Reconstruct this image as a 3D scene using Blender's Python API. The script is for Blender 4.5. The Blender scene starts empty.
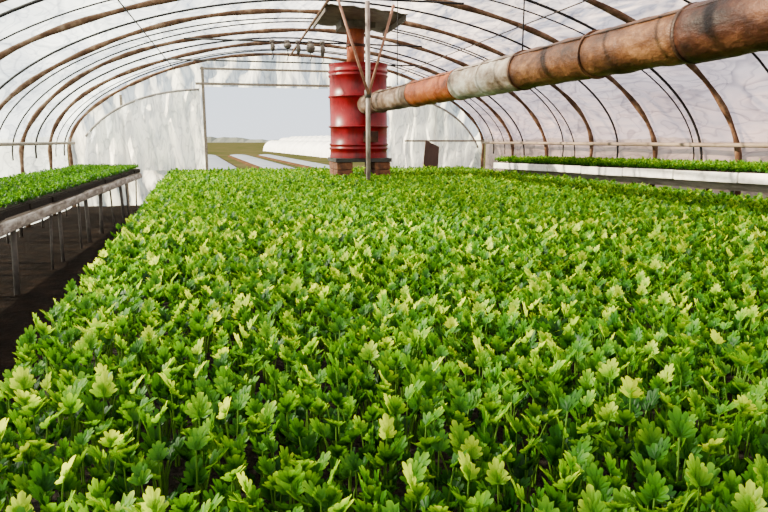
import bpy, math, random
import numpy as np
from mathutils import Vector, Matrix
random.seed(7); rng=np.random.default_rng(7)
scene=bpy.context.scene
COL=scene.collection
CZ=1.38
# ---------------------------------------------------------------- node helpers
def new_mat(name):
    m=bpy.data.materials.new(name); m.use_nodes=True
    nt=m.node_tree; nt.nodes.clear()
    out=nt.nodes.new('ShaderNodeOutputMaterial')
    return m,nt,out
def N(nt,t,**kw):
    n=nt.nodes.new(t)
    for k,v in kw.items():
        setattr(n,k,v)
    return n
def ramp(nt,stops,src):
    r=nt.nodes.new('ShaderNodeValToRGB'); el=r.color_ramp.elements
    while len(el)<len(stops): el.new(0.5)
    for e,(p,c) in zip(el,stops):
        e.position=p; e.color=(c[0],c[1],c[2],1)
    nt.links.new(src,r.inputs[0]); return r
def noise(nt,scale=5,detail=4,rough=0.6,stretch=(1,1,1),coord='Object'):
    tc=N(nt,'ShaderNodeTexCoord'); mp=N(nt,'ShaderNodeMapping')
    mp.inputs['Scale'].default_value=stretch
    nt.links.new(tc.outputs[coord],mp.inputs[0])
    n=N(nt,'ShaderNodeTexNoise'); n.inputs['Scale'].default_value=scale
    n.inputs['Detail'].default_value=detail; n.inputs['Roughness'].default_value=rough
    nt.links.new(mp.outputs[0],n.inputs['Vector']); return n
def simple(name,stops,scale=8,rough=0.7,metal=0,stretch=(1,1,1),bump=0.3,detail=6,bscale=None,spec=0.5,coord='Object',dist=0.0):
    m,nt,out=new_mat(name)
    n=noise(nt,scale,detail,0.65,stretch,coord); r=ramp(nt,stops,n.outputs['Fac']); n.inputs['Distortion'].default_value=dist
    p=N(nt,'ShaderNodeBsdfPrincipled'); p.inputs['Roughness'].default_value=rough; p.inputs['Metallic'].default_value=metal
    p.inputs['Specular IOR Level'].default_value=spec
    nt.links.new(r.outputs[0],p.inputs['Base Color'])
    n2=noise(nt,bscale or scale*3,5,0.6,stretch,coord)
    b=N(nt,'ShaderNodeBump'); b.inputs['Strength'].default_value=bump; b.inputs['Distance'].default_value=0.02
    nt.links.new(n2.outputs['Fac'],b.inputs['Height']); nt.links.new(b.outputs[0],p.inputs['Normal'])
    nt.links.new(p.outputs[0],out.inputs[0]); return m

def film_mat(name,c1,c2,tlo=0.1,thi=0.5,stretch=(1,1,1),scale=1.2,cre=0.7,creasestretch=(1,1,1),warm=None,bs=0.7,fine=5.5):
    m,nt,out=new_mat(name)
    n=noise(nt,scale,6,0.6,stretch); n.inputs['Distortion'].default_value=0.4
    r=ramp(nt,[(0.30,c1),(0.58,c2),(0.7,[min(1,c*1.05) for c in c2])],n.outputs['Fac'])
    col=r.outputs[0]
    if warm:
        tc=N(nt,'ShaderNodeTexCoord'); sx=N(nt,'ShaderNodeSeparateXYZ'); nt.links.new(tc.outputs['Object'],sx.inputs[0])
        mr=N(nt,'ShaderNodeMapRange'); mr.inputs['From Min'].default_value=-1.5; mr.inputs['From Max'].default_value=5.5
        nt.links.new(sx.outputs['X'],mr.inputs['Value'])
        wr=ramp(nt,[(0,(0.72,0.84,0.96)),(0.40,(0.88,0.92,1.0)),(0.60,(1,0.92,0.91)),(1,warm)],mr.outputs[0])  # cool left to warm right: sunlight on the far side painted into film colour
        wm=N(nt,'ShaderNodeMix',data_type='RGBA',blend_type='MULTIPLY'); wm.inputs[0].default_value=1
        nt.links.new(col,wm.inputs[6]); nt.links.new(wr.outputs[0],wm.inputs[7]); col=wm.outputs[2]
    n2=noise(nt,scale*2.6,2,0.45,creasestretch); n2.inputs['Distortion'].default_value=0.4
    cr=ramp(nt,[(0.41,(1,1,1)),(0.462,(0.58,0.59,0.63)),(0.475,(1,1,1)),(0.56,(1,1,1)),(0.578,(0.70,0.70,0.74)),(0.592,(1,1,1))],n2.outputs['Fac'])
    n4=noise(nt,scale*fine,2,0.4,creasestretch); n4.inputs['Distortion'].default_value=0.5
    cr2=ramp(nt,[(0.44,(1,1,1)),(0.483,(0.68,0.69,0.72)),(0.50,(1,1,1)),(0.61,(1,1,1)),(0.638,(0.78,0.78,0.81)),(0.655,(1,1,1))],n4.outputs['Fac'])
    mx0=N(nt,'ShaderNodeMix',data_type='RGBA',blend_type='MULTIPLY'); mx0.inputs[0].default_value=cre
    nt.links.new(col,mx0.inputs[6]); nt.links.new(cr2.outputs[0],mx0.inputs[7])
    mx=N(nt,'ShaderNodeMix',data_type='RGBA',blend_type='MULTIPLY'); mx.inputs[0].default_value=cre
    nt.links.new(mx0.outputs[2],mx.inputs[6]); nt.links.new(cr.outputs[0],mx.inputs[7])
    b=N(nt,'ShaderNodeBump'); b.inputs['Strength'].default_value=bs; b.inputs['Distance'].default_value=0.2
    ad=N(nt,'ShaderNodeMath',operation='MULTIPLY_ADD'); ad.inputs[1].default_value=0.35
    nt.links.new(n4.outputs['Fac'],ad.inputs[0]); nt.links.new(n2.outputs['Fac'],ad.inputs[2])
    nt.links.new(ad.outputs[0],b.inputs['Height'])
    tl=N(nt,'ShaderNodeBsdfTranslucent'); df=N(nt,'ShaderNodeBsdfDiffuse'); tr=N(nt,'ShaderNodeBsdfTransparent'); gl=N(nt,'ShaderNodeBsdfGlossy')
    gl.inputs['Roughness'].default_value=0.25
    for s in (tl,df,tr): nt.links.new(mx.outputs[2],s.inputs['Color'])
    for s in (tl,df,gl): nt.links.new(b.outputs[0],s.inputs['Normal'])
    m1=N(nt,'ShaderNodeMixShader'); m1.inputs[0].default_value=0.32
    nt.links.new(tl.outputs[0],m1.inputs[1]); nt.links.new(df.outputs[0],m1.inputs[2])
    n3=noise(nt,scale*1.3,3,0.45,creasestretch); n3.inputs['Distortion'].default_value=0.4
    mr2=N(nt,'ShaderNodeMapRange'); mr2.inputs['From Min'].default_value=0.30; mr2.inputs['From Max'].default_value=0.70
    mr2.inputs['To Min'].default_value=tlo; mr2.inputs['To Max'].default_value=thi
    nt.links.new(n3.outputs['Fac'],mr2.inputs['Value'])
    m2=N(nt,'ShaderNodeMixShader'); nt.links.new(mr2.outputs[0],m2.inputs[0])
    nt.links.new(m1.outputs[0],m2.inputs[1]); nt.links.new(tr.outputs[0],m2.inputs[2])
    m3=N(nt,'ShaderNodeMixShader'); m3.inputs[0].default_value=0.05
    nt.links.new(m2.outputs[0],m3.inputs[1]); nt.links.new(gl.outputs[0],m3.inputs[2])
    nt.links.new(m3.outputs[0],out.inputs[0]); return m

def leaf_mat():
    m,nt,out=new_mat('leaf_green')
    at=N(nt,'ShaderNodeAttribute',attribute_name='tint')
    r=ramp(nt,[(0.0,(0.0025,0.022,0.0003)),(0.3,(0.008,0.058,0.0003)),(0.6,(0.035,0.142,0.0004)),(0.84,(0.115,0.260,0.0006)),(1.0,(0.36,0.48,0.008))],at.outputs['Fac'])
    p=N(nt,'ShaderNodeBsdfPrincipled'); p.inputs['Roughness'].default_value=0.45; p.inputs['Specular IOR Level'].default_value=0.15
    nt.links.new(r.outputs[0],p.inputs['Base Color'])
    tl=N(nt,'ShaderNodeBsdfTranslucent')
    hs=N(nt,'ShaderNodeHueSaturation'); hs.inputs['Value'].default_value=2.1; hs.inputs['Hue'].default_value=0.478
    nt.links.new(r.outputs[0],hs.inputs['Color']); nt.links.new(hs.outputs[0],tl.inputs['Color'])
    mx=N(nt,'ShaderNodeMixShader'); mx.inputs[0].default_value=0.45
    nt.links.new(p.outputs[0],mx.inputs[1]); nt.links.new(tl.outputs[0],mx.inputs[2]); nt.links.new(mx.outputs[0],out.inputs[0])
    return m
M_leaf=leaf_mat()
M_stem=simple('stem_green',[(0.3,(0.035,0.10,0.004)),(0.7,(0.09,0.18,0.012))],20,0.6,bump=0.05,spec=0.2)
M_soil=simple('potting_soil',[(0.35,(0.006,0.004,0.003)),(0.6,(0.018,0.013,0.008)),(0.70,(0.05,0.04,0.03)),(0.76,(0.22,0.19,0.16))],60,0.95,bump=1.0,bscale=80,spec=0.1)
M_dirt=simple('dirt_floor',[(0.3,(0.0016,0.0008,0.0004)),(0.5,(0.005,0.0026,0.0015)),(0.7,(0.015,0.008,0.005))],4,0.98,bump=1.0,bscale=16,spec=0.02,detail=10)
M_field=simple('field_earth',[(0.3,(0.014,0.020,0.007)),(0.5,(0.027,0.028,0.012)),(0.7,(0.046,0.036,0.021))],0.25,0.95,bump=0.3,spec=0.0)
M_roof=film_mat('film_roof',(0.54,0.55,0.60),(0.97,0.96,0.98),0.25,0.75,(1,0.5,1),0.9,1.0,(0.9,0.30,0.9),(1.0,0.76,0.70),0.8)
M_end=film_mat('film_end',(0.66,0.73,0.71),(0.95,0.98,0.97),0.15,0.50,(1.0,1,0.4),0.9,1.0,(1.2,1,0.35),None,0.7,3.5)
M_rib=simple('rib_rust',[(0.3,(0.026,0.012,0.007)),(0.5,(0.090,0.048,0.027)),(0.62,(0.170,0.108,0.068)),(0.75,(0.28,0.225,0.17))],6,0.85,bump=0.5,detail=10,spec=0.15)
M_endrib=simple('pale_hoop',[(0.3,(0.16,0.13,0.11)),(0.7,(0.36,0.33,0.30))],6,0.8,bump=0.2)
M_black=simple('black_cord',[(0.3,(0.006,0.006,0.006)),(0.7,(0.018,0.017,0.018))],10,0.7,spec=0.2)
M_blackplastic=simple('black_tray',[(0.3,(0.005,0.0035,0.0025)),(0.6,(0.016,0.010,0.007)),(0.75,(0.05,0.035,0.025))],30,0.9,spec=0.1,bump=1.0)
M_wood=simple('weathered_wood',[(0.3,(0.12,0.09,0.065)),(0.7,(0.30,0.25,0.19))],4,0.85,stretch=(6,0.6,6),bump=0.4)
M_rail=simple('pale_rail',[(0.32,(0.05,0.036,0.028)),(0.5,(0.22,0.175,0.145)),(0.66,(0.46,0.41,0.37))],5,0.9,stretch=(3,0.8,3),bump=0.9,detail=12)
M_foam=simple('white_foam',[(0.3,(0.48,0.44,0.38)),(0.5,(0.72,0.69,0.64)),(0.7,(0.88,0.85,0.80))],7,0.85,bump=0.4,detail=10)
M_steel=simple('grey_steel',[(0.3,(0.03,0.025,0.02)),(0.7,(0.10,0.08,0.068))],8,0.7,0.0,bump=0.1)
M_galv=simple('galvanised_sheet',[(0.3,(0.035,0.028,0.021)),(0.5,(0.08,0.066,0.052)),(0.7,(0.16,0.135,0.11))],4,0.6,0.2,bump=0.5)
M_pole=simple('pole_paint',[(0.3,(0.10,0.06,0.04)),(0.5,(0.28,0.22,0.19)),(0.7,(0.44,0.39,0.35))],6,0.6,stretch=(1,1,.5),bump=0.15)
M_brace=simple('brace_rust',[(0.3,(0.14,0.05,0.025)),(0.7,(0.32,0.16,0.095))],9,0.7,bump=0.15)
M_brick=simple('fired_brick',[(0.3,(0.04,0.013,0.005)),(0.55,(0.14,0.046,0.016)),(0.7,(0.22,0.09,0.036))],11,0.9,bump=0.8,detail=10)
M_conc=simple('concrete',[(0.3,(0.014,0.012,0.010)),(0.7,(0.045,0.038,0.034))],9,0.9,bump=0.5)
M_board=simple('brown_board',[(0.3,(0.025,0.011,0.006)),(0.7,(0.075,0.036,0.02))],4,0.7,stretch=(1,1,.3))
def drum_mat():
    m,nt,out=new_mat('red_drum_paint')
    n=noise(nt,5,9,0.72,(1,1,0.4)); r=ramp(nt,[(0.3,(0.040,0.0004,0.0022)),(0.5,(0.150,0.0005,0.0036)),(0.75,(0.23,0.003,0.009))],n.outputs['Fac'])
    n2=noise(nt,3.5,9,0.78,(1,1,0.6)); r2=ramp(nt,[(0.55,(0,0,0)),(0.68,(1,1,1))],n2.outputs['Fac'])
    mx=N(nt,'ShaderNodeMix',data_type='RGBA'); nt.links.new(r2.outputs[0],mx.inputs[0]); nt.links.new(r.outputs[0],mx.inputs[6]); mx.inputs[7].default_value=(0.035,0.005,0.006,1)
    n3=noise(nt,6,9,0.75,(1,1,0.8)); r3=ramp(nt,[(0.63,(0,0,0)),(0.72,(1,1,1))],n3.outputs['Fac'])
    mx2=N(nt,'ShaderNodeMix',data_type='RGBA'); nt.links.new(r3.outputs[0],mx2.inputs[0]); nt.links.new(mx.outputs[2],mx2.inputs[6]); mx2.inputs[7].default_value=(0.26,0.05,0.045,1)
    p=N(nt,'ShaderNodeBsdfPrincipled'); p.inputs['Roughness'].default_value=0.33; p.inputs['Specular IOR Level'].default_value=0.22
    nt.links.new(mx2.outputs[2],p.inputs['Base Color']); nt.links.new(p.outputs[0],out.inputs[0]); return m
M_drum=drum_mat()
M_flue=simple('flue_rust_red',[(0.3,(0.10,0.015,0.005)),(0.55,(0.28,0.055,0.011)),(0.75,(0.40,0.14,0.042))],5,0.7,bump=0.3)
def duct(name,a,b,c,metal=0.15,rough=0.5):
    return simple(name,[(0.35,a),(0.50,b),(0.66,c)],4.4,rough,metal,stretch=(1.3,0.8,1.3),bump=0.6,detail=13,bscale=14,dist=0.2,spec=0.25)
M_d_brown=duct('duct_brown',(0.018,0.0055,0.0018),(0.064,0.0225,0.0065),(0.175,0.080,0.031))
M_d_red=duct('duct_redbrown',(0.008,0.0020,0.0010),(0.034,0.0092,0.0034),(0.10,0.037,0.016))
M_d_orange=duct('duct_orange',(0.07,0.014,0.0025),(0.20,0.042,0.006),(0.31,0.105,0.027))
M_d_pale=duct('duct_pale',(0.07,0.036,0.020),(0.25,0.20,0.15),(0.48,0.45,0.39))
M_d_grey=duct('duct_grey',(0.032,0.014,0.008),(0.115,0.072,0.045),(0.26,0.205,0.16))
M_band=duct('joint_dark',(0.008,0.003,0.0015),(0.026,0.010,0.005),(0.08,0.036,0.017))

# ---------------------------------------------------------------- mesh helpers
def link(ob,parent=None):
    COL.objects.link(ob)
    if parent: ob.parent=parent
    return ob
def meta(ob,label,cat,group=None,kind=None):
    ob['label']=label; ob['category']=cat
    if group: ob['group']=group
    if kind: ob['kind']=kind
def mk(name,V,F,mat,parent=None,smooth=False,loc=(0,0,0)):
    me=bpy.data.meshes.new(name); me.from_pydata([tuple(v) for v in V],[],F); me.update()
    if mat: me.materials.append(mat)
    if smooth: me.polygons.foreach_set('use_smooth',[True]*len(me.polygons))
    ob=bpy.data.objects.new(name,me); ob.location=loc
    return link(ob,parent)
def empty(name,loc):
    e=bpy.data.objects.new(name,None); e.location=loc; e.empty_display_size=0.1; COL.objects.link(e); return e
def boxg(c,s):
    x,y,z=c; a,b,d=s[0]/2,s[1]/2,s[2]/2
    V=[(x-a,y-b,z-d),(x+a,y-b,z-d),(x+a,y+b,z-d),(x-a,y+b,z-d),(x-a,y-b,z+d),(x+a,y-b,z+d),(x+a,y+b,z+d),(x-a,y+b,z+d)]
    F=[(0,3,2,1),(4,5,6,7),(0,1,5,4),(1,2,6,5),(2,3,7,6),(3,0,4,7)]
    return V,F
def box(name,c,s,mat,parent=None,bev=0.006,origin=None,rot=0):
    o=origin or (c[0],c[1],c[2])
    V,F=boxg((c[0]-o[0],c[1]-o[1],c[2]-o[2]),s)
    ob=mk(name,V,F,mat,parent,loc=o)
    if rot: ob.rotation_euler=(0,0,rot)
    if bev:
        b=ob.modifiers.new('bev','BEVEL'); b.width=bev; b.segments=2
    return ob
def pbox(name,c,s,mat,parent,bev=0.006): return box(name,c,s,mat,parent,bev)
def sweepg(path,rad,seg=10,caps=True):
    P=[Vector(p) for p in path]; n=len(P)
    R=rad if hasattr(rad,'__len__') else [rad]*n
    V=[];F=[]
    T=[(P[min(i+1,n-1)]-P[max(i-1,0)]).normalized() for i in range(n)]
    up=Vector((0,0,1)) if abs(T[0].z)<0.9 else Vector((0,1,0))
    u=(up-T[0]*up.dot(T[0])).normalized()
    for i in range(n):
        u=(u-T[i]*u.dot(T[i])).normalized(); w=T[i].cross(u)
        for k in range(seg):
            a=2*math.pi*k/seg; V.append(P[i]+(u*math.cos(a)+w*math.sin(a))*R[i])
    for i in range(n-1):
        for k in range(seg):
            k2=(k+1)%seg
            F.append((i*seg+k,i*seg+k2,(i+1)*seg+k2,(i+1)*seg+k))
    if caps:
        F.append(tuple(range(seg))[::-1]); F.append(tuple((n-1)*seg+k for k in range(seg)))
    return V,F
def sweep(name,path,rad,mat,parent=None,seg=10,loc=(0,0,0),smooth=True,caps=True):
    V,F=sweepg(path,rad,seg,caps); ob=mk(name,V,F,mat,parent,smooth,loc)
    if smooth and caps:
        for p in ob.data.polygons:
            if len(p.vertices)>4: p.use_smooth=False
    return ob

# ---------------------------------------------------------------- arch profile
CX,A,ZB,B=1.28,4.6,1.16,2.11
EX=1.90
def prof(t,off=0.0):
    if t<0.12: return (CX+A-off, ZB*t/0.12)
    if t>0.88: return (CX-A+off, ZB*(1-t)/0.12)
    a=math.pi*(t-0.12)/0.76
    c,s=math.cos(a),max(0.0,math.sin(a))
    return (CX+(A-off)*math.copysign(abs(c)**(2/EX),c), ZB+(B-off)*s**(2/EX))
Y0,Y1,SP=-1.5,14.5,1.6
ribY=[Y1-SP*i for i in range(11)]
V=[];F=[];nu=120
ny=int((Y1-Y0)/SP*12)
for j in range(ny+1):
    y=Y0+(Y1-Y0)*j/ny
    s=abs(math.sin(math.pi*(Y1-y)/SP))
    for i in range(nu+1):
        t=i/nu
        wr=0.5+0.5*math.sin(t*52+math.sin(y*2.3)*1.5)
        w2=math.sin(t*110+y*3.1+2*math.sin(t*17))
        sag=max(0,s*(0.03+0.02*wr+0.008*w2))
        x,z=prof(t,sag); V.append((x,y,z))
for j in range(ny):
    for i in range(nu):
        a=j*(nu+1)+i; F.append((a,a+1,a+nu+2,a+nu+1))
ceil=mk('ceiling',V,F,M_roof,smooth=True)
ceil['kind']='structure'; ceil['label']='translucent white plastic film stretched over arched greenhouse ribs'
r0s=[]
for v in range(3):
    path=[]
    for i in range(73):
        x,z=prof(i/72,0.062+0.012*math.sin(i*.4+v*2)); path.append((x-CX,0.05*math.sin(i*0.28+v*1.7),z))
    V,F=sweepg(path,[0.033+0.007*math.sin(i*1.3+v) for i in range(73)],10)
    me=bpy.data.meshes.new('greenhouse_rib'); me.from_pydata([tuple(q) for q in V],[],F); me.materials.append(M_rib)
    me.polygons.foreach_set('use_smooth',[True]*len(me.polygons)); r0s.append(me)
for k,y in enumerate(ribY):
    if y<1.0: continue
    ob=bpy.data.objects.new('greenhouse_rib',r0s[k%3]); ob.location=(CX,y,0); COL.objects.link(ob)
    meta(ob,'weathered rusty brown steel hoop rib holding up the film','rib','greenhouse hoop ribs')
c0s=[]
for v in range(5):
    path=[]
    for i in range(8,65):
        x,z=prof(i/72,0.085); path.append((x-CX,(0.10+.03*v)*math.sin(i*.09+v*2.1),z))
    V,F=sweepg(path,[0.011,0.015,0.009,0.016,0.012][v],6)
    me=bpy.data.meshes.new('tension_cable'); me.from_pydata([tuple(q) for q in V],[],F); me.materials.append(M_black); c0s.append(me)
kk=0
for k,y in enumerate(ribY[:-2]):
    for fr in (0.45,0.72) if k%2==0 else (0.5,):
        yy=y-SP*fr; kk+=1
        if yy<1: continue
        ob=bpy.data.objects.new('tension_cable',c0s[kk%5]); ob.location=(CX,yy,0); COL.objects.link(ob)
        meta(ob,'thin black cable arched under the plastic film','cable','black cables under the film')
for nm,xx in (('side_rail',CX+A-0.19),('side_rail',CX-A+0.19)):
    ob=sweep(nm,[(0,0,0),(0,13.3,0)],0.026,M_wood,seg=8,loc=(xx,1.0,CZ-0.06))
    meta(ob,'long pale wooden rail running along the film wall','rail','side rails')
for t,r in ((0.5,0.020),(0.36,0.008),(0.64,0.008)):
    x,z=prof(t,0.12)
    ob=sweep('ridge_purlin' if r>.01 else 'roof_wire',[(0,0,0),(0,13.3,0)],r,M_rib if r>.01 else M_black,seg=8,loc=(x,1.0,z))
    meta(ob,'thin brown ridge pipe running under the hoops' if r>.01 else 'thin dark wire running lengthwise under the hoops','pipe' if r>.01 else 'wire',None if r>.01 else 'lengthwise roof wires')

# ---------------------------------------------------------------- end wall
OX0,OX1,OZ=-0.55,3.40,CZ+1.12
def arch_z(x,off=0.0):
    q=abs((x-CX)/(A-off))
    if q>=1: return 0
    return ZB+(B-off)*(1-q**EX)**(1/EX)
V=[];F=[]
def strip(xa,xb,z0f,z1f,nx,nz):
    base=len(V)
    for i in range(nx+1):
        x=xa+(xb-xa)*i/nx
        for k in range(nz+1):
            z0=z0f(x); z1=z1f(x); z=z0+(z1-z0)*k/nz
            d1=math.hypot(x-OX0,z-3.2); d2=math.hypot(x-OX1,z-3.2)
            w=0.055*math.sin(min(d1,d2)*11+math.sin(x*4))+0.03*math.sin(x*15+1.5*z)
            V.append((x,Y1+0.08+w*0.7,z))
    for i in range(nx):
        for k in range(nz):
            a=base+i*(nz+1)+k; F.append((a,a+nz+1,a+nz+2,a+1))
strip(CX-A+0.02,OX0,lambda x:0,lambda x:max(arch_z(x,0.01),ZB),90,50)
strip(OX0,OX1,lambda x:OZ,lambda x:arch_z(x,0.01),80,10)
strip(OX1,CX+A-0.02,lambda x:0,lambda x:max(arch_z(x,0.01),ZB),80,50)
wb=mk('wall_back',V,F,M_end,smooth=True); wb['kind']='structure'; wb['label']='wrinkled translucent plastic end wall with a wide doorway opening'
def drape(xa,za,xb,zb_,xc,zc,loc_y,label):
    V=[];F=[];n=48;m=16
    for i in range(n+1):
        t=i/n
        hx=(1-t)**2*xa+2*t*(1-t)*xc+t*t*xb; hz=(1-t)**2*za+2*t*(1-t)*zc+t*t*zb_
        for k in range(m+1):
            s=k/m; z=hz*(1-s)+0.75*s
            x=hx+0.12*s*math.sin(t*5)
            V.append((x-xa,0.045*math.sin(t*38+2*s)+0.02*math.sin(s*9+t*12),z))
    for i in range(n):
        for k in range(m):
            a=i*(m+1)+k; F.append((a,a+1,a+m+2,a+m+1))
    ob=mk('plastic_drape',V,F,M_drape,smooth=True,loc=(xa,loc_y,0)); meta(ob,label,'plastic sheet','loose door drapes')
    path=[]
    for i in range(25):
        t=i/24; path.append(((1-t)**2*xa+2*t*(1-t)*xc+t*t*xb-xa,-0.03,(1-t)**2*za+2*t*(1-t)*zc+t*t*zb_))
    sweep('hem',path,0.024,M_endrib,ob,seg=8)
M_drape=film_mat('film_drape',(0.72,0.79,0.77),(0.98,0.98,0.98),0.08,0.30,(1.0,1,0.5),1.1,0.9,(1.6,1,0.40),None,0.6,3.5)
drape(3.48,2.40,5.60,1.20,5.10,2.25,Y1-0.18,'loose white plastic sheet with curved edge beside the doorway')
drape(-0.62,2.42,-2.9,1.45,-2.2,2.35,Y1-0.18,'loose white plastic sheet gathered in curved folds by the doorway')
def trim(name,c,s,mat=M_wood,label='weathered wooden door frame timber'):
    o=box(name,c,s,mat,bev=0.004); o['kind']='structure'; o['label']=label; return o
trim('trim_1',(OX0,Y1-0.04,OZ/2+0.2),(0.06,0.07,OZ+0.4))
trim('trim_2',(OX1,Y1-0.04,OZ/2),(0.07,0.07,OZ))
trim('trim_3',((OX0+OX1)/2,Y1-0.06,OZ+0.05),(OX1-OX0+0.3,0.05,0.05))
trim('trim_4',((OX0+OX1)/2,Y1-0.06,OZ+0.36),(OX1-OX0+0.1,0.04,0.045))
trim('trim_5',(-2.2,Y1-0.04,1.15),(0.05,0.05,2.3))
trim('trim_6',(4.6,Y1-0.04,1.1),(0.05,0.05,2.2))
trim('trim_7',(4.75,Y1-0.28,CZ-0.02),(1.9,0.04,0.04))

# ---------------------------------------------------------------- ground
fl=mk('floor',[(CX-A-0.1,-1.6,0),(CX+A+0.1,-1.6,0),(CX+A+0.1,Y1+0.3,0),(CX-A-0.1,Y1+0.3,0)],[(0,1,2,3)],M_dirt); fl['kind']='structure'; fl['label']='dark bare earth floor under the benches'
g=mk('ground',[(-400,-60,-0.02),(400,-60,-0.02),(400,900,-0.02),(-400,900,-0.02)],[(0,1,2,3)],M_field); g['kind']='structure'; g['label']='flat brown and green field outside'
M_white=simple('white_cover',[(0.3,(0.26,0.28,0.31)),(0.7,(0.46,0.48,0.52))],0.9,0.6,bump=0.2)
M_mulch=simple('mulch_film',[(0.3,(0.05,0.062,0.082)),(0.7,(0.11,0.13,0.17))],0.8,0.5,bump=0.2)
M_edge=simple('mulch_edge',[(0.3,(0.020,0.012,0.007)),(0.7,(0.045,0.027,0.016))],0.8,0.9,bump=0.2,spec=0)
def low_tunnel(p0,p1,w,h):
    a=Vector((p0[0],p0[1],0)); b=Vector((p1[0],p1[1],0)); d=(b-a); L=d.length; d.normalize(); s=Vector((d.y,-d.x,0))
    V=[];F=[];n=144;m=14
    for j in range(n+1):
        e=min(1,min(j,n-j)/5.0); e=math.sqrt(1-(1-e)**2) if e<1 else 1
        for i in range(m+1):
            t=math.pi*i/m; rr=(1-0.13*abs(math.sin(j*math.pi/8)))*max(e,0.02)
            V.append(d*(L*j/n)+s*(math.cos(t)*w/2*rr)+Vector((0,0,math.sin(t)*h*rr-0.01)))
    for j in range(n):
        for i in range(m):
            k=j*(m+1)+i; F.append((k,k+1,k+m+2,k+m+1))
    ob=mk('low_tunnel',V,F,M_white,smooth=True,loc=(p0[0],p0[1],0)); meta(ob,'long low white film covered field tunnel','tunnel','white field tunnels')
low_tunnel((9.6,40),(4.9,88),2.6,1.35)
low_tunnel((13.2,48),(7.6,104),3.0,1.75)
low_tunnel((17.5,58),(10.6,124),3.4,2.05)
for k,(x0,x1,m) in enumerate([(-1.0,1.0,M_mulch),(1.7,3.6,M_mulch),(4.2,5.8,M_mulch)]):
    dx=-2.2
    V,F,MI=[],[],[]
    nseg=20
    for j in range(nseg+1):
        y=22+j*(58-22)/nseg; sh=dx*(j/nseg)
        for i in range(9):
            tt=i/8; V.append(((x1-x0)*tt+sh,y-22,0.16*math.sin(math.pi*tt)**.5-0.015))
    for j in range(nseg):
        for i in range(8):
            a=j*9+i; F.append((a,a+1,a+10,a+9)); MI.append(1 if i in (0,7) else 0)
    ob=mk('mulch_strip',V,F,m,smooth=True,loc=(x0,22,0)); ob.data.materials.append(M_edge); ob.data.polygons.foreach_set('material_index',MI)
    meta(ob,'pale grey plastic mulch strip with brown soil edges','mulch film','mulch strips on the field')
V=[];F=[]
for i in range(161):
    x=-260+i*3.6; h=1.9+1.0*random.random()+0.8*math.sin(i*.3)
    V+= [(x,380,-0.02),(x,380+4,h)]
for i in range(160): F.append((2*i,2*i+2,2*i+3,2*i+1))
ob=mk('distant_treeline',V,F,simple('far_trees',[(0.3,(0.05,0.065,0.065)),(0.7,(0.09,0.10,0.085))],0.1,0.9)); meta(ob,'faint grey green line of trees on the horizon','trees',kind='stuff')

# ---------------------------------------------------------------- benches
BT=0.70
def edge_x(y): return -0.55-0.0533*(y-1.5)
def right_x(y): return 4.54+0.0594*(11-min(y,11))
def bench_main():
    root=empty('growing_bench',(1.9,6.3,0))
    def quadbox(name,ya,yb,mx,z0,z1,mat):
        q=[(edge_x(ya)+mx,ya),(right_x(ya)-mx,ya),(right_x(11)-mx,11),(right_x(yb)-mx,yb),(edge_x(yb)+mx,yb)]
        V=[(a-1.9,b-6.3,z0) for a,b in q]+[(a-1.9,b-6.3,z1) for a,b in q]
        F=[(4,3,2,1,0),(5,6,7,8,9)]+[(i,(i+1)%5,5+(i+1)%5,5+i) for i in range(5)]
        return mk(name,V,F,mat,root)
    quadbox('tabletop',0.35,12.3,0.05,BT-0.10,BT-0.04,M_wood)
    quadbox('soil_bed',0.35,12.3,0.03,BT-0.04,BT-0.005,M_soil)
    for i in range(8):
        y=0.7+i*1.6
        for x in (edge_x(y)+0.16,1.9,4.3):
            sweep('leg',[(0,0,0),(0,0,BT-0.10)],0.025,M_steel,root,seg=8,loc=(x-1.9,y-6.3,0))
    meta(root,'long low growing bench filled with celery seedlings in dark soil','bench')
bench_main()
LUP=0.11
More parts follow.
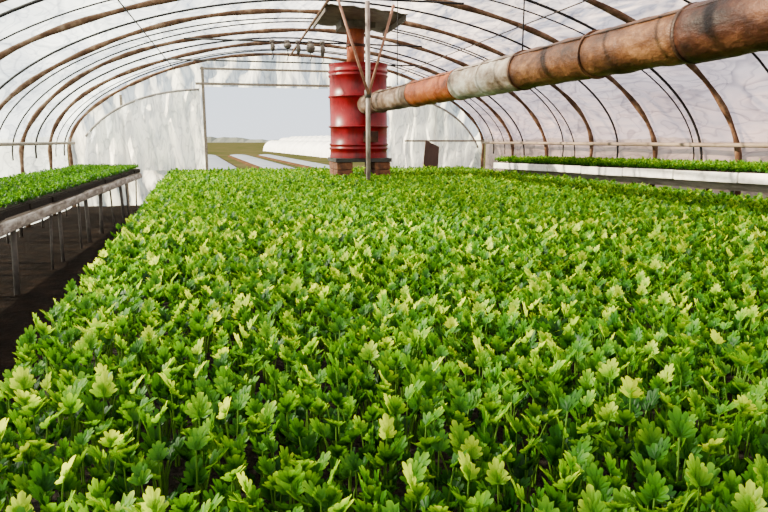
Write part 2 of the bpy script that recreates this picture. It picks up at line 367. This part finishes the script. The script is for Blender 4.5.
def bench_left():
    x0,x1,y0,y1=-3.10,-1.84,3.6,14.1; ox,oy=(x0+x1)/2,(y0+y1)/2; up=LUP
    root=empty('growing_bench',(ox,oy,0))
    pbox('tabletop',(0,0,0.60+up),(x1-x0-0.08,y1-y0,0.04),M_wood,root)
    n=5; L=(y1-y0)/n
    for i in range(n):
        o=pbox('edge_rail',((x1-x0)/2-0.02+random.uniform(-.010,.010),-(y1-y0)/2+L*(i+.5),0.560+up+random.uniform(-.014,.002)),(0.04,L-0.006,0.10),M_rail,root,0.014); o.rotation_euler=(random.uniform(-.004,.004),random.uniform(-.10,.10),0)
    y=-(y1-y0)/2+0.3
    while y<(y1-y0)/2-0.15:
        for x in ((x1-x0)/2-0.09,-(x1-x0)/2+0.1):
            jx=random.uniform(-.03,.03)
            sweep('leg',[(0,0,0),(jx*.5,0,0.3),(jx,random.uniform(-.04,.04),0.58+up)],random.choice([0.014,0.020,0.026]),M_steel,root,seg=8,loc=(x-0.02,y+random.uniform(-.15,.15),0))
        y+=random.choice([0.55,0.8,1.0])
    pbox('crossbar',((x1-x0)/2-0.16,0,0.565+up),(0.03,y1-y0,0.03),M_steel,root)
    meta(root,'raised bench with weathered timber edge rail on dark legs','bench')
    L=(y1-y0)/14
    V,F=boxg((0,0,0),(x1-x0-0.06,L-0.012,0.06)); tm=bpy.data.meshes.new('seedling_tray'); tm.from_pydata(V,[],F); tm.materials.append(M_blackplastic)
    V,F=boxg((0,0,0.033),(x1-x0-0.1,L-0.05,0.008)); sm=bpy.data.meshes.new('soil'); sm.from_pydata(V,[],F); sm.materials.append(M_soil)
    for i in range(14):
        ob=bpy.data.objects.new('seedling_tray',tm); ob.location=(ox+random.uniform(-.015,.015),y0+L*(i+.5),0.6515+up); COL.objects.link(ob)
        s=bpy.data.objects.new('soil',sm); s.parent=ob; COL.objects.link(s)
        meta(ob,'black plastic tray of green seedlings on the raised bench','tray','black trays on the raised bench')
bench_left()
RB0,RB1=4.6,11.0
def rz(y): return 0.05-0.085*(y-RB0)/(RB1-RB0)
def bench_right():
    xa,xb=5.0,4.62; y0,y1=RB0,RB1
    root=empty('growing_bench',(5.2,7.8,0))
    V=[(xa+0.2-5.2,y0-7.8,0.82+rz(y0)),(0.50,y0-7.8,0.82+rz(y0)),(0.50,y1-7.8,0.82+rz(y1)),(xb+0.2-5.2,y1-7.8,0.82+rz(y1))]
    V+=[(v[0],v[1],v[2]+0.080) for v in V]
    mk('tabletop',V,[(0,3,2,1),(4,5,6,7),(0,1,5,4),(1,2,6,5),(2,3,7,6),(3,0,4,7)],M_wood,root)
    for i in range(5):
        y=y0+0.3+i*1.45
        for x in (0.12,0.45):
            sweep('leg',[(0,0,0),(0,0,0.82+rz(y))],0.022,M_steel,root,seg=8,loc=(x,y-7.8,0))
    meta(root,'narrow raised bench carrying white foam seedling trays','bench')
    n=7; L=(y1-y0)/n; ang=math.atan2(xa-xb,y1-y0)
    V,F=boxg((0.36,0,0.068),(0.72,L-0.010,0.105)); tm=bpy.data.meshes.new('foam_tray'); tm.from_pydata(V,[],F); tm.materials.append(M_foam)
    V,F=boxg((0.36,0,0.124),(0.68,L-0.04,0.008)); sm=bpy.data.meshes.new('soil'); sm.from_pydata(V,[],F); sm.materials.append(M_soil)
    sl=math.atan2(-0.085,y1-y0)
    for i in range(n):
        y=y0+L*(i+.5); x=xa+(xb-xa)*(i+.5)/n
        ob=bpy.data.objects.new('foam_tray',tm); COL.objects.link(ob); s=bpy.data.objects.new('soil',sm); s.parent=ob; COL.objects.link(s)
        b=ob.modifiers.new('b','BEVEL'); b.width=0.014; b.segments=2
        ob.location=(x+random.uniform(-.008,.008),y,0.888+rz(y)+random.uniform(0,.010)); ob.rotation_euler=(sl,0,ang+random.uniform(-.01,.01))
        meta(ob,'thick white foam tray of seedlings on the side bench','tray','white foam trays')
bench_right()

# ---------------------------------------------------------------- stove
SX,SY=1.93,10.0; ZS=CZ-0.27; H=1.40; R=0.450
root=empty('drum_stove',(SX,SY,ZS))
pr=[(0.0,0.03),(R-0.03,0.03),(R-0.02,0.0),(R,0.0),(R,0.03)]
def rib(z): return [(R-0.006,z-0.025),(R+0.012,z-0.008),(R+0.012,z+0.008),(R-0.006,z+0.025)]
prf=pr+[(R-0.006,0.06)]
for z in (0.14,0.20,0.47,0.92,1.23,1.29): prf+=rib(z)
prf+=[(R-0.006,H-0.05),(R,H-0.03),(R+0.008,H),(R-0.02,H),(R-0.025,H-0.03),(R-0.04,H-0.04),(0.0,H-0.04)]
V=[];F=[];sg=64
for (r,z) in prf:
    for k in range(sg):
        a=2*math.pi*k/sg; rr=max(r,0.001)*(1+0.006*math.sin(3*a+z*5)+0.004*math.sin(7*a-z*9)); V.append((rr*math.cos(a),rr*math.sin(a),z))
for i in range(len(prf)-1):
    for k in range(sg):
        k2=(k+1)%sg; F.append((i*sg+k,i*sg+k2,(i+1)*sg+k2,(i+1)*sg+k))
body=mk('drum_body',V,F,M_drum,root,True)
es=body.modifiers.new('e','EDGE_SPLIT'); es.split_angle=math.radians(50)
for zz in (0.47,0.92):
    path=[((R+0.008)*math.cos(2*math.pi*k/64),(R+0.008)*math.sin(2*math.pi*k/64),zz) for k in range(65)]
    sweep('hoop',path,0.014,M_drum,root,seg=6,caps=False)
fx=-0.04
sweep('flue_pipe',[(fx,0,H-0.04),(fx,0,2.06)],0.135,M_flue,root,seg=32)
sweep('flue_collar',[(fx,0,H-0.04),(fx,0,H+0.03)],0.16,M_steel,root,seg=32)
sweep('flue_band',[(fx,0,H+0.26),(fx,0,H+0.30)],0.145,M_d_red,root,seg=32)
box('stove_door',(0.1,-R-0.005,0.32),(0.22,0.03,0.16),M_d_red,root)
meta(root,'red painted steel drum stove with rusty flue pipe','stove')
ob=box('stove_slab',(SX,SY,ZS-0.03),(0.86,0.86,0.06),M_conc)
meta(ob,'thin dark slab under the red drum','slab')
zb=BT-0.005; hb=(ZS-0.06-zb)/3
V,F=boxg((0,0,0),(0.24,0.40,hb-0.004)); bm_=bpy.data.meshes.new('brick'); bm_.from_pydata(V,[],F); bm_.materials.append(M_brick)
for side in (-0.29,0.29):
    for lv in range(3):
        for dy in (-0.21,0.21):
            ob=bpy.data.objects.new('brick',bm_); COL.objects.link(ob)
            b=ob.modifiers.new('b','BEVEL'); b.width=0.014; b.segments=2
            ob.location=(SX+side,SY+dy,zb+hb*(lv+.5)); ob.rotation_euler=(0,0,random.uniform(-.03,.03))
            meta(ob,'brown fired brick block supporting the stove slab','brick','bricks under the stove')

# ---------------------------------------------------------------- duct pipe
pa=Vector((1.97,9.57,CZ+0.52)); pb=Vector((2.52,1.1,CZ+0.56)); D=pb-pa; Lp=D.length
root=empty('heating_duct',tuple(pa))
PR=0.142
def at(y):
    t=(y-pa.y)/(pb.y-pa.y); return D*t
lab={'duct_grey':'grey brown stained duct section','duct_orange':'orange rusted duct section','duct_pale':'pale whitish corroded duct section','duct_brown':'brown rusted duct section','duct_redbrown':'dark red brown duct section'}
for (ya,yb,m,dr) in [(9.57,7.4,M_d_grey,0),(7.4,6.1,M_d_orange,.004),(6.1,4.85,M_d_pale,.007),(4.85,3.05,M_d_brown,0.002),(3.05,1.1,M_d_red,.008)]:
    n=30; path=[];rad=[]
    for i in range(n+1):
        y=ya+(yb-ya)*i/n; path.append(at(y)+Vector((0,0,0.003*math.sin(i*.9+ya)))); rad.append(PR+dr+0.002*math.sin(i*1.9)+0.002*math.sin(i*.7))
    sweep('duct_section',path,rad,m,root,seg=40)['label']=lab[m.name]
for y,m in ((8.8,M_d_grey),(7.4,M_d_grey),(6.1,M_d_orange),(5.45,M_d_pale),(4.85,M_d_brown),(3.9,M_d_brown),(3.05,M_band),(2.2,M_d_red)):
    c=at(y); d=D.normalized()*(0.014 if y!=3.9 else 0.007)
    sweep('joint_band',[c-d,c-d*0.8,c+d*0.8,c+d],[PR+0.005,PR+0.014,PR+0.014,PR+0.005],m,root,seg=40)
n=30; path=[at(9.5+(1.2-9.5)*i/n)+Vector((-0.103,0,0.105)) for i in range(n+1)]
sweep('seam',path,0.007,M_band,root,seg=6)
meta(root,'long round rusty metal heating duct coming off the red stove','pipe')
for y in (8.1,4.9):
    c=pa+at(y); x=c.x; zt=arch_z(x,0.09)
    ob=sweep('hanger_wire',[(0,0,0),(0,0,zt-c.z-PR-.02)],0.006,M_black,seg=6,loc=(x,y,c.z+PR+.012))
    meta(ob,'thin wire holding the duct from a hoop rib','wire','duct hanger wires')
px,py=1.79,8.6
root=empty('support_pole',(px,py,BT-0.005))
zt=arch_z(px,0.09)-BT
sweep('pole',[(0,0,0),(0.004,0,zt*.5),(0,0,zt)],0.031,M_pole,root,seg=14)
zj=CZ+0.60-BT
for dx in (-0.40,0.34):
    x=px+dx; sweep('brace',[(0,-0.045,zj),(dx,-0.045,arch_z(x,0.1)-BT)],0.018,M_brace,root,seg=8)
sweep('clamp',[(0,0,zj-0.04),(0,0,zj+0.06)],0.045,M_steel,root,seg=14)
meta(root,'pale painted steel support pole with two rusty slanting braces','pole')
V=[];F=[]
for j in range(13):
    y=8.9+(10.45-8.9)*j/12
    for i in range(13):
        x=1.28+(2.42-1.28)*i/12
        V.append((x-1.9,y-9.6,arch_z(x,0.10)-0.012+0.01*math.sin(i*2.1+j)-2.9))
for j in range(12):
    for i in range(12):
        a=j*13+i; F.append((a,a+1,a+14,a+13))
ob=mk('roof_flashing',V,F,M_galv,smooth=True,loc=(1.9,9.6,2.9)); s=ob.modifiers.new('s','SOLIDIFY'); s.thickness=0.012; s.offset=-1
box('collar_box',(SX+fx-1.9,SY-9.6,arch_z(SX,0.1)-2.9-0.055),(0.52,0.50,0.13),M_galv,ob,0.01)
for sx_ in (-0.60,0.50):
    box('flange',(sx_,0.05,arch_z(1.9+sx_,0.1)-2.9-0.05),(0.03,1.35,0.09),M_galv,ob,0.004)
meta(ob,'dull grey boxed metal sheet fixed in the roof around the flue','metal sheet')
for y,z in ((11.0,CZ+1.58),(12.7,CZ+1.45),(7.9,CZ+1.66)):
    q=max(0,1-((z-ZB)/(B-0.08))**EX)**(1/EX)*(A-0.08)
    ob=sweep('tie_bar',[(-q,0,0),(q,0,0)],0.014,M_black,seg=6,loc=(CX,y,z))
    meta(ob,'thin dark tie bar spanning between the sides of a hoop','bar','tie bars')
for x,w1,h1,tl in ((0.70,0.07,0.12,0.12),(0.94,0.12,0.07,0.18),(1.12,0.06,0.16,0.05),(1.32,0.13,0.13,0.12),(1.52,0.07,0.18,0.10)):
    y=11.0; z=CZ+1.58
    r=empty('pipe_fitting',(x,y,z))
    sweep('clamp_ring',[(-0.04,0,0),(0.04,0,0)],0.032,M_steel,r,seg=12)
    sweep('valve_body',[(0,0,-0.02),(0.01,0,-0.03-h1*.4),(0,0,-0.03-h1)],[w1*.35,w1*.6,w1*.4],M_galv,r,seg=12)
    sweep('cord',[(0,0,-0.03-h1),(0.02,0,-0.05-h1-tl*.5),(-0.01,0,-0.05-h1-tl)],0.008,M_black,r,seg=6)
    meta(r,'small metal fitting with dangling wire on the tie bar','fitting','small fittings on the tie bar')
w_=0.19
V=[(-w_,-.015,-.68),(w_,-.015,-.68),(w_,.015,-.68),(-w_,.015,-.68),(-w_+.05,-.015,.68),(w_,-.015,.56),(w_,.015,.56),(-w_+.05,.015,.68)]
ob=mk('wooden_board',V,[(0,3,2,1),(4,5,6,7),(0,1,5,4),(1,2,6,5),(2,3,7,6),(3,0,4,7)],M_board,loc=(4.3,13.9,0.69)); ob.rotation_euler=(math.radians(-6),math.radians(5),0)
meta(ob,'dark brown wooden board leaning near the plastic end wall','board')

# ---------------------------------------------------------------- seedlings
half=[(0,1.0),(6,.95),(11,.89),(16,.66),(22,.87),(29,.87),(35,.77),(42,.52),(52,.48),(64,.34),(86,.08)]
full=[(-a,r) for a,r in half[::-1][:-1]]+half
halfm=[(0,1.0),(9,.90),(16,.67),(29,.89),(42,.51),(56,.43),(86,.08)]
fullm=[(-a,r) for a,r in halfm[::-1][:-1]]+halfm
low=[(-62,.36),(-30,.89),(-16,.66),(0,1.0),(16,.66),(30,.89),(62,.36)]
def leaflet(L,lod,r):
    pts={0:full,1:fullm,2:low}[lod]; V=[(0,0,0)];F=[]
    cup=r.uniform(0.15,0.6); droop=r.uniform(-0.15,0.35); n=len(pts); tw=r.uniform(-.2,.2)
    def P(a,rr,notch):
        t=math.radians(a); x=math.sin(t)*rr*0.98; y=math.cos(t)*rr
        z=cup*abs(x)*0.7-droop*y*y*0.6+tw*x*y-0.06*notch
        return (x*L,y*L,z*L)
    jit=[r.uniform(0.93,1.05) for _ in pts]
    if lod<2:
        for (a,rr) in pts: V.append(P(a,rr*0.52,(1 if rr<.69 else 0)))
        for i in range(n-1): F.append((0,i+2,i+1))
        for k,(a,rr) in enumerate(pts): V.append(P(a,rr*jit[k],0))
        for i in range(n-1): F.append((1+i,2+i,1+n+i+1)); F.append((1+i,1+n+i+1,1+n+i))
    else:
        for k,(a,rr) in enumerate(pts): V.append(P(a,rr*jit[k],0))
        for i in range(n-1): F.append((0,i+2,i+1))
    return np.array(V),F
def template(seed,lod):
    r=random.Random(seed); VV=[];FF=[];MI=[];TT=[]; cnt=0
    def add(V,F,mi,t):
        nonlocal cnt
        VV.append(V); FF.extend([tuple(i+cnt for i in f) for f in F]); MI.extend([mi]*len(F)); TT.append(t if hasattr(t,'__len__') else np.full(len(V),t)); cnt+=len(V)
    nl=r.choice([4,5,5,6]) if lod<2 else 5
    a0=r.uniform(0,6.28)
    for k in range(nl):
        az=a0+k*2.4+r.uniform(-.3,.3)
        h=r.uniform(0.055,0.124)
        if k==0: h=r.uniform(0.122,0.144)
        lean=r.uniform(0.07,0.33) if k else 0.05
        top=np.array([math.sin(lean)*h*math.cos(az),math.sin(lean)*h*math.sin(az),math.cos(lean)*h])
        midp=top*0.5+np.array([0,0,0.006])
        if lod<2:
            sV,sF=sweepg([(0.003*math.cos(az),0.003*math.sin(az),-0.005),tuple(midp),tuple(top)],[0.0021,0.0017,0.0011],3 if lod else 5,False)
            add(np.array([tuple(v) for v in sV]),[t for f in sF for t in ((f[0],f[1],f[2]),(f[0],f[2],f[3]))],1,0.5)
        tint=min(1,max(0,r.gauss(0.53,0.15)+ (h-0.11)*6.5))  # random leaf tone, plus shade low in the crop painted in as darker tint
        el=r.uniform(0.75,1.46)
        d=np.array([math.cos(az)*math.cos(el),math.sin(az)*math.cos(el),math.sin(el)])
        s=np.array([-math.sin(az),math.cos(az),0.0]); nrm=np.cross(s,d)
        if nrm[2]<0: nrm=-nrm
        size=r.uniform(0.026,0.036)
        parts=[(0,1.0,0.009),(0.66,0.84,0.0),(-0.66,0.84,0.0)]
        for (rot,sc,adv) in parts:
            L=size*sc*r.uniform(.9,1.1)
            V,F=leaflet(L,lod,r)
            c,sn=math.cos(rot),math.sin(rot)
            X=V[:,0]*c+V[:,1]*sn; Yv=-V[:,0]*sn+V[:,1]*c
            fold=0.3*np.abs(X) if rot else 0
            W=top+np.outer(X,s)+np.outer(Yv+adv,d)+np.outer(V[:,2]+fold,nrm)
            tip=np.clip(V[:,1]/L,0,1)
            add(W,F,0,np.clip(tint+r.uniform(-.08,.08)+0.46*(tip-0.5),0,1))  # leaflet tips brightened in the tint, as if catching light
    return np.vstack(VV),np.array(FF,dtype=np.int32),np.array(MI,dtype=np.int32),np.concatenate(TT)
def np_mesh(name,V,F,MI,T,mats):
    me=bpy.data.meshes.new(name); nf=len(F)
    me.vertices.add(len(V)); me.vertices.foreach_set('co',V.astype(np.float32).ravel())
    me.loops.add(nf*3); me.loops.foreach_set('vertex_index',F.astype(np.int32).ravel())
    me.polygons.add(nf); me.polygons.foreach_set('loop_start',np.arange(0,nf*3,3,dtype=np.int32))
    for m in mats: me.materials.append(m)
    if MI is not None: me.polygons.foreach_set('material_index',MI.astype(np.int32))
    me.polygons.foreach_set('use_smooth',np.ones(nf,dtype=bool))
    at_=me.attributes.new('tint','FLOAT','POINT'); at_.data.foreach_set('value',T.astype(np.float32))
    me.update(calc_edges=True); return me
NT=16
TM={lod:[template(100+i,lod) for i in range(NT)] for lod in (0,1,2)}
def subset(tm,mi):
    V,F,MI,T=tm; f=F[MI==mi]; u,inv=np.unique(f,return_inverse=True); return V[u],inv.reshape(f.shape),T[u]
pitch=math.atan(116/640); yaw=math.atan(152/650.4)
Fv=np.array([math.sin(yaw)*math.cos(pitch),math.cos(yaw)*math.cos(pitch),-math.sin(pitch)])
Rv=np.array([math.cos(yaw),-math.sin(yaw),0]); Uv=np.cross(Rv,Fv)
def proj(P):
    Q=P-np.array([0,0,CZ]); d=Q@Fv; return 384+640*(Q@Rv)/d,256-640*(Q@Uv)/d,d
pts=[]
sp=0.064
y=0.62; row=0
while y<12.2:
    x=edge_x(y)+0.03
    off=(row%2)*sp*0.5
    xr=min(right_x(y)-0.03,0.98*y+1.1)
    x+=off*0.6
    f=1.04 if y<2.2 else (1.0 if y<7 else 1.04)
    while x<xr:
        if not (SX-0.45<x<SX+0.45 and SY-0.45<y<SY+0.45) and not (abs(x-px)<.04 and abs(y-py)<.04):
            pts.append((x+random.gauss(0,.010),y+random.gauss(0,.010)))
        x+=sp*random.uniform(.92,1.08)*f
    y+=sp*0.96*f; row+=1
pts=np.array(pts); n=len(pts)
P3=np.c_[pts,np.full(n,BT)]
U_,V_,Dp=proj(P3+np.array([0,0,0.12]))
inf=(U_>-5)&(U_<773)&(V_<540)&(V_>0)&(Dp>0)
order=np.argsort(np.where(inf,Dp,1e9)); chosen=np.zeros(n,bool); chosen[order[:300]]=True
rotz=rng.uniform(0,6.283,n); scl=np.clip(rng.normal(1.0,0.10,n),.75,1.25); scl*=np.where(Dp<2.0,1.06,1.0)
tid=rng.integers(0,NT,n); tt=rng.normal(0,0.08,n); tx=rng.normal(0,.08,n)
stem_me=[];leaf_me=[]
for k in range(NT):
    V,F,T=subset(TM[0][k],1); stem_me.append(np_mesh('seedling_stems',V,F,None,T,[M_stem]))
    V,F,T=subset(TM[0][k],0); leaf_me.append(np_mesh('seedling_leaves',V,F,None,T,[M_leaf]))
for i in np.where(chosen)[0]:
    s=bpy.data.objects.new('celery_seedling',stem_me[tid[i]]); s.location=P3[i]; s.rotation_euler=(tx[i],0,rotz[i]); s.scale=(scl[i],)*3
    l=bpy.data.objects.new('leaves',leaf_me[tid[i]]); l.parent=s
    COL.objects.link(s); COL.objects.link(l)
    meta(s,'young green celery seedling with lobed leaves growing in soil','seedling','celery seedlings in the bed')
def build_stuff(name,P,rz_,sc,td,tj,lods,label,group=None,dark=0.0):
    VV=[];FF=[];MM=[];TT=[];c=0
    for lod in (1,2):
        for k in range(NT):
            idx=np.where((td==k)&(lods==lod))[0]
            if len(idx)==0: continue
            V,F,MI,T=TM[lod][k]; m=len(idx)
            cz=np.cos(rz_[idx])[:,None]; sz=np.sin(rz_[idx])[:,None]; s=sc[idx][:,None]
            X=(V[None,:,0]*cz-V[None,:,1]*sz)*s+P[idx,0][:,None]
            Y=(V[None,:,0]*sz+V[None,:,1]*cz)*s+P[idx,1][:,None]
            Z=V[None,:,2]*s+P[idx,2][:,None]
            VV.append(np.stack([X,Y,Z],-1).reshape(-1,3))
            FF.append((F[None]+(np.arange(m)*len(V))[:,None,None]+c).reshape(-1,3)); c+=m*len(V)
            MM.append(np.tile(MI,m)); TT.append(np.clip(T[None]+tj[idx][:,None]-dark,0,1).ravel())
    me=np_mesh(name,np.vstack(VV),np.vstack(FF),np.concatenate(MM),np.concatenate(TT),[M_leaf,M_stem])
    ob=bpy.data.objects.new(name,me); COL.objects.link(ob)
    meta(ob,label,'seedlings',group,'stuff')
r_=~chosen
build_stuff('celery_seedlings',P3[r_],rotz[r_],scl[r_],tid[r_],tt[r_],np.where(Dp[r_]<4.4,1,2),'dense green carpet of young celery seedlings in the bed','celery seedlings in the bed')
def grid(x0f,x1,y0,y1,zf,sp):
    L=[]; y=y0
    while y<y1:
        x=x0f(y)
        while x<x1:
            L.append((x+random.gauss(0,.008),y+random.gauss(0,.010),zf(y))); x+=sp
        y+=sp
    return np.array(L)
def extra(P,name,label,dark,sc=1.0):
    m=len(P); build_stuff(name,P,rng.uniform(0,6.28,m),np.clip(rng.normal(sc,.08,m),.5,1.5),rng.integers(0,NT,m),rng.normal(0,.06,m),np.full(m,2),label,None,dark)
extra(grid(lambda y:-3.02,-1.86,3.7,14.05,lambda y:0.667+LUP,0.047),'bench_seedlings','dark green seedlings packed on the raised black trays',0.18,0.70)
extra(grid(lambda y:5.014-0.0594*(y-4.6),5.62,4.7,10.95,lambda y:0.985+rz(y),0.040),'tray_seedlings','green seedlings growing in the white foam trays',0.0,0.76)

# ---------------------------------------------------------------- light
w=bpy.data.worlds.new('World'); scene.world=w; w.use_nodes=True
nt=w.node_tree; nt.nodes.clear()
o=nt.nodes.new('ShaderNodeOutputWorld'); bg=nt.nodes.new('ShaderNodeBackground')
tc=nt.nodes.new('ShaderNodeTexCoord'); sx=nt.nodes.new('ShaderNodeSeparateXYZ'); nt.links.new(tc.outputs['Generated'],sx.inputs[0])
r=ramp(nt,[(0.0,(0.86,0.92,1.0)),(0.12,(0.78,0.88,1.0)),(0.6,(0.76,0.87,1.0))],sx.outputs['Z'])
nt.links.new(r.outputs[0],bg.inputs[0]); bg.inputs[1].default_value=2.1; nt.links.new(bg.outputs[0],o.inputs[0])
sl=bpy.data.lights.new('sun','SUN'); sl.energy=64; sl.angle=math.radians(0.8); sl.color=(1.0,0.82,0.52)
so=bpy.data.objects.new('sun',sl); COL.objects.link(so); so.location=(-12,4,9)
dirv=Vector((0.78,-0.20,-0.46)); so.rotation_euler=dirv.to_track_quat('-Z','Y').to_euler()
# ---------------------------------------------------------------- camera
cam=bpy.data.cameras.new('cam'); cam.lens=30; cam.sensor_width=36; cam.clip_end=2000; cam.clip_start=0.05
co=bpy.data.objects.new('cam',cam); COL.objects.link(co); co.location=(0,0,CZ)
co.rotation_euler=(math.pi/2-pitch,0,-yaw); scene.camera=co
